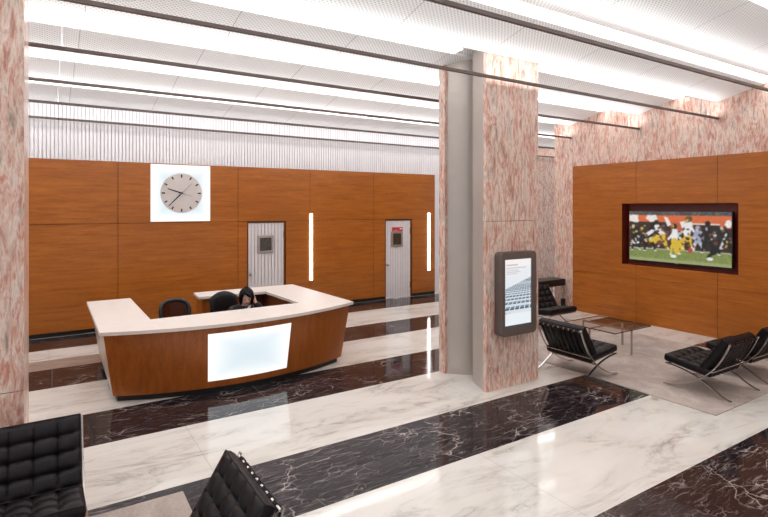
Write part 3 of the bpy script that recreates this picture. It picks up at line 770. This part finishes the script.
k = empty('console_table', (10.05, 8.60, 0)); tag(k, 'black slab console table against the marble wall past the seating', 'table')
mb = MB(); mb.box(-.62,-.2,.575,.62,.2,.735); mb.build('table_top', M['black'], k, bevel=.008)
for x in (-.57,.57):
    for y in (-.17,.17):
        mb = MB(); mb.box(x-.012, y-.012, .25, x+.012, y+.012, .575); l = mb.build('leg', M['chrome'], k); mb = MB(); mb.box(x-.045, y-.03, 0, x+.045, y+.03, .25); mb.build('foot', M['black'], l)

# ------------------------------------------------------------------ office chairs
def base_parts(r, seat_z):
    mb = MB(); mb.tube([(0,0,.10), (0,0,seat_z-.06)], .028, 14); mb.build('gas_column', M['black'], r, smooth=True)
    for q in range(5):
        a = 2*PI*q/5+.3; d = Vector((math.cos(a), math.sin(a), 0)); mb = MB(); mb.tube([(0,0,.115), d*.18+Vector((0,0,.10)), d*.31+Vector((0,0,.075))], [.028,.024,.016], 8)
        l = mb.build('base_arm', M['black'], r, smooth=True)
        mb = MB(); c = d*.31; s = Vector((-d.y, d.x, 0))*.02; mb.tube([c-s+Vector((0,0,.03)), c+s+Vector((0,0,.03))], .03, 14); mb.tube([c+Vector((0,0,.03)), c+Vector((0,0,.075))], .008, 6); mb.build('caster', M['black'], l, smooth=True)
oc = empty('office_chair', (1.65, 8.22, 0), .10); tag(oc, 'empty black mesh-back office chair behind the desk counter', 'chair')
base_parts(oc, .5)
mb = MB(); mb.prism(rrect(-.24,-.24,.24,.22,.09), lambda a, b: (a, b, .45), lambda a, b: (a, b, .51)); mb.build('seat', M['suit'], oc, smooth=True, bevel=.015, angle=30)
def back_pt(u, v, off=0.):  # u -1..1, v 0..1
    hw = .20+.02*v; return Vector((u*hw, .24+.10*v-.05*(1-u*u)*-1+off, .56+.49*v-.035*u*u*(v > .5)*v))
mb = MB(); ring = []
for k_ in range(40):
    a = 2*PI*k_/40; c, s = math.cos(a), math.sin(a); e = .45
    ring.append(back_pt(math.copysign(abs(c)**e, c), .5+.5*math.copysign(abs(s)**e, s)))
mb.tube(ring+[ring[0]], .031, 10, cap=False); bf = mb.build('backrest_frame', M['black'], oc, smooth=True)
mb = MB(); N = 10; vs = [back_pt(-.95+1.9*i/N, .03+.94*j/N) for j in range(N+1) for i in range(N+1)]
mb.add(vs, [(j*(N+1)+i, j*(N+1)+i+1, (j+1)*(N+1)+i+1, (j+1)*(N+1)+i) for j in range(N) for i in range(N)]); mb.build('backrest_mesh', M['mesh'], bf, smooth=True)
mb = MB(); mb.tube([(0,.05,.44), (0,.25,.44), (0,.31,.55), (0,.32,.75)], .022, 8); mb.build('back_support', M['black'], oc, smooth=True)

HEAD = Vector((2.665, 8.30, 1.035)); HIP = Vector((2.50, 8.47, .53)); dF = Vector((.35,-.94,0)).normalized(); dR = Vector((-.94,-.35,0)).normalized()
ec = empty('office_chair', (2.525, 8.42, 0), math.atan2(dF.y, dF.x)+PI/2); tag(ec, 'black leather office chair with rounded high back, behind the seated person', 'chair')
base_parts(ec, .40)
mb = MB(); mb.prism(rrect(-.27,-.27,.27,.25,.1), lambda a, b: (a, b, .31), lambda a, b: (a, b, .398)); mb.build('seat', M['leather'], ec, smooth=True, bevel=.03, angle=30)
mb = MB(); N = 16; vs = []
for side in (0, 1):
    for j in range(N+1):
        for i in range(N+1):
            u, v = -1+2*i/N, j/N; rim = (max(0, 1-abs(u)**4))**.5*(max(0, 1-abs(2*v-1)**6))**.5
            cr = 1-.16*max(0, v-.55)/.45*u*u
            vs.append((u*.285*(1-.06*v), .27+.09*v+(.065 if side else -.055)*rim+.03*(-u*u), .50+.60*v*cr))
fs = []; q = (N+1)**2
for j in range(N):
    for i in range(N):
        a = j*(N+1)+i; fs += [(a, a+1, a+N+2, a+N+1), (q+a, q+a+N+1, q+a+N+2, q+a+1)]
mb.add(vs, fs); mb.build('backrest', M['leather'], ec, smooth=True, angle=70)
for s in (-1, 1):
    mb = MB(); mb.tube([tuple(p) for p in smooth_path([(s*.25,.1,.36), (s*.34,.12,.42), (s*.345,.1,.60), (s*.345,-.02,.63), (s*.345,-.16,.62)], 4)], .022, 8); mb.build('armrest', M['black'], ec, smooth=True)

# ------------------------------------------------------------------ receptionist
def skin_mesh(name, verts, edges, radii, mat, parent=None, root=0, sub=2):
    me = bpy.data.meshes.new(name); me.from_pydata([tuple(v) for v in verts], edges, []); me.update()
    o = bpy.data.objects.new(name, me); C.objects.link(o)
    if parent is not None: o.parent = parent
    m = o.modifiers.new('skin', 'SKIN'); m.use_smooth_shade = True; m.branch_smoothing = .3
    if not me.skin_vertices: me.skin_vertices.new()
    for i, r in enumerate(radii):
        sv = me.skin_vertices[0].data[i]; sv.radius = (r, r) if not isinstance(r, tuple) else r; sv.use_root = (i == root)
    s = o.modifiers.new('sub', 'SUBSURF'); s.levels = sub; s.render_levels = sub
    me.materials.append(mat); return o
UP = Vector((0,0,1)); o0 = Vector((HIP.x, HIP.y, 0))
L = lambda f, r, z: Vector((dF.x*f+dR.x*r, dF.y*f+dR.y*r, z))
neck = HEAD - o0 + Vector((-.018, .055, -.12)); hd = HEAD - o0
up_h = (hd + Vector((0,0,.0)) - neck).normalized()
V, E, R = [], [], []
def vert(p, r, par=None):
    V.append(Vector(p)); R.append(r)
    if par is not None: E.append((par, len(V)-1))
    return len(V)-1
pel = vert((0,0,.56), .110); sp = vert(L(.06,-.02,.68), .105, pel); ch = vert(L(.12,-.12,.80), .115, sp); nb = vert(neck*.55+L(.12,-.12,.80)*.45+Vector((0,0,.03)), .055, ch)
nk = vert(neck, .050, nb); h1 = vert(hd+Vector((-.005,-.012,-.07)), .062, nk); h2 = vert(hd+Vector((0,0,-.01)), .083, h1); h3 = vert(hd+Vector((.005,.012,.055)), .085, h2); h4 = vert(hd+Vector((.01,.02,.105)), .05, h3)
shz = .87
rs = vert(L(.13,.13,shz), .046, ch); re = vert(L(.20,.22,.68), .038, rs); rw = vert(L(.42,.10,.70), .026, re)
ls = vert(L(.15,-.22,shz-.02), .046, ch); elbow = Vector((2.93, 8.24, .76))-o0; wrist = hd+Vector((.125,-.05,-.075)); le = vert(elbow, .038, ls); lw = vert(wrist, .026, le)
def hand(base, w, dirn, side, curl, names=None):
    """palm and five fingers as branches of the arm"""
    dirn = dirn.normalized(); side = side.normalized(); nrm = dirn.cross(side).normalized()
    p = vert(w+dirn*.05, (.030,.018), base)
    for q, ln in zip((-.028,-.0095,.0095,.028), (.066,.078,.074,.058)):
        a = vert(w+dirn*.088+side*q, .0092, p); b_ = vert(w+dirn*(.088+ln*.5)+side*q*1.1+curl*(ln*.2), .0085, a); vert(w+dirn*(.088+ln*.85)+side*q*1.1+curl*(ln*.62), .007, b_)
    a = vert(w+dirn*.035-side*.038, .0105, p); vert(w+dirn*.075-side*.058+curl*.014, .0085, a)
hand(rw, V[rw], L(.9,-.3,-.05), L(.3,.9,0), Vector((0,0,-1)))
hand(lw, V[lw], Vector((-.22,.10,.95)), Vector((.25,-.95,.1)), Vector((-.95,.1,.1)))
legs = []
for s in (1, -1):
    hp = vert(L(.05,s*.10,.54), .090, pel); kn = vert(L(.46,s*.13,.53), .066, hp); an = vert(L(.42,s*.13,.11), .042, kn); toe = vert(L(.60,s*.14,.045), .036, an); legs.append((hp, kn, an, toe))
person = skin_mesh('person', V, E, R, M['skin'])
person.location = o0
tag(person, 'person in a black suit seated at the desk, hand raised to the ear', 'person')
# clothing follows the same skeleton
def cloth(name, ids, grow, mat, rootv):
    idx = {v: i for i, v in enumerate(ids)}; ed = [(idx[a], idx[b]) for a, b in E if a in idx and b in idx]
    return skin_mesh(name, [V[i] for i in ids], ed, [(R[i] if not isinstance(R[i], tuple) else max(R[i]))+grow for i in ids], mat, person, idx[rootv])
cloth('jacket', [pel, sp, ch, nb, rs, re, rw, ls, le, lw], .034, M['suit'], pel)
cloth('trousers', [pel]+[i for l in legs for i in l[:3]], .016, M['suit'], pel)
for l in legs:
    an, toe = V[l[2]], V[l[3]]
    mb = MB(); d = (toe-an); d.z = 0; d.normalize(); mb.tube([an+Vector((0,0,-.005))-d*.03, an*.5+toe*.5+Vector((0,0,-.02)), toe+d*.05], [.055,.05,.032], 12); mb.build('shoe', M['black'], person, smooth=True)
fdir = Vector((-.16,-.95,-.28)).normalized(); fx = fdir.cross(UP).normalized(); fu = fx.cross(fdir).normalized()
FP = lambda a, b, c: hd + fx*a + fu*b + fdir*c
mb = MB(); mb.tube([FP(-.055,-.14,.02), FP(-.012,-.20,.085), FP(.0,-.26,.10), FP(.012,-.20,.085), FP(.055,-.14,.02)], [.020,.024,.016,.024,.020], 8); mb.build('shirt_collar', M['shirt'], person, smooth=True)
# hair: cap with fringe
mb = MB(); N = 24; K = 12; vs = []; fs = []
for j in range(K+1):
    for i in range(N+1):
        a = 2*PI*i/N; front = max(0, math.cos(a)); lim = 1.20-.16*max(0, math.cos(a-.45))**6+.06*math.sin(3*a)*front+(.95 if math.cos(a) < .45 else 0)*min(1, (.45-math.cos(a))/.5)
        ph = lim*j/K
        vs.append(FP(math.sin(a)*math.sin(ph)*.106, math.cos(ph)*.118+.035, math.cos(a)*math.sin(ph)*.118-.016))
for j in range(K):
    for i in range(N): fs.append((j*(N+1)+i, j*(N+1)+i+1, (j+1)*(N+1)+i+1, (j+1)*(N+1)+i))
mb.add(vs, fs); mb.ball(FP(.0,.138,-.035), (.036,.036,.034))
for s in (-1, 1):
    mb.tube([FP(s*.070,.085,.050), FP(s*.092,.03,.038), FP(s*.094,-.04,.022), FP(s*.082,-.10,.005)], [.018,.019,.016,.006], 8)
mb.tube([FP(.03,.118,.06), FP(-.02,.085,.097), FP(-.062,.045,.088)], [.014,.017,.008], 8)
hr = mb.build('hair', M['hair'], person, smooth=True, angle=80)
hm = hr.modifiers.new('thick', 'SOLIDIFY'); hm.thickness = .012; hm.offset = 1
for s in (-1, 1):
    mb = MB(); mb.ball(FP(s*.033,.0,.078), .011, 10, 6); mb.build('eye', M['eye'], person, smooth=True)
    mb = MB(); mb.ball(FP(s*.084,-.01,.0), (.012,.018,.03), 10, 6); mb.build('ear', M['skin'], person, smooth=True)
mb = MB(); mb.tube([FP(0,.01,.082), FP(0,-.02,.100), FP(0,-.038,.098)], [.008,.013,.012], 8); mb.ball(FP(0,-.034,.098), .014, 10, 6); mb.build('nose', M['skin'], person, smooth=True)
mb = MB(); mb.tube([FP(-.024,-.064,.070), FP(0,-.062,.082), FP(.024,-.064,.070)], [.003,.007,.003], 8); mb.build('mouth', M['lip'], person, smooth=True)

# ------------------------------------------------------------------ light, world, camera
def area(name, loc, sx, sy, power, rot=(0,0,0), col=(1,.98,.96)):
    l = bpy.data.lights.new(name, 'AREA'); l.shape = 'RECTANGLE'; l.size = sx; l.size_y = sy; l.energy = power; l.color = col
    o = bpy.data.objects.new(name, l); C.objects.link(o); o.location = loc; o.rotation_euler = rot; o['kind'] = 'helper'; return o
w = bpy.data.worlds.new('daylight'); bpy.context.scene.world = w; w.use_nodes = True
bg = w.node_tree.nodes['Background']; bg.inputs[0].default_value = (.95,.97,1,1); bg.inputs[1].default_value = .5
for y, where in RAILS:
    x1 = MX-.1 if y < 8.8 else 16.2
    area('uplight', ((x1-6.7)/2, y, 4.23), x1+6.7, .025, (3.1 if y < 5.5 else 4.3 if y < 11 else .6)*(x1+6.7), (PI-.32, 0, 0), (.95,.98,1))

cam = bpy.data.cameras.new('camera'); co_ = bpy.data.objects.new('camera', cam); C.objects.link(co_)
cam.sensor_width = 36; cam.sensor_fit = 'HORIZONTAL'; cam.lens = 521/768*36; cam.shift_y = -(258.5-207)/768; cam.clip_start = .05; cam.clip_end = 100
co_.location = (0, 0, 2.5); co_.rotation_euler = (PI/2, 0, -math.atan((384-51)/521))
sc = bpy.context.scene; sc.camera = co_
sc.view_settings.view_transform = 'Standard'; sc.view_settings.look = 'None'; sc.view_settings.exposure = .5; sc.view_settings.gamma = 1.
sc.cycles.use_denoising = True
sc.cycles.max_bounces = 10; sc.cycles.diffuse_bounces = 6; sc.cycles.caustics_reflective = False; sc.cycles.caustics_refractive = False
sc.cycles.sample_clamp_indirect = 6
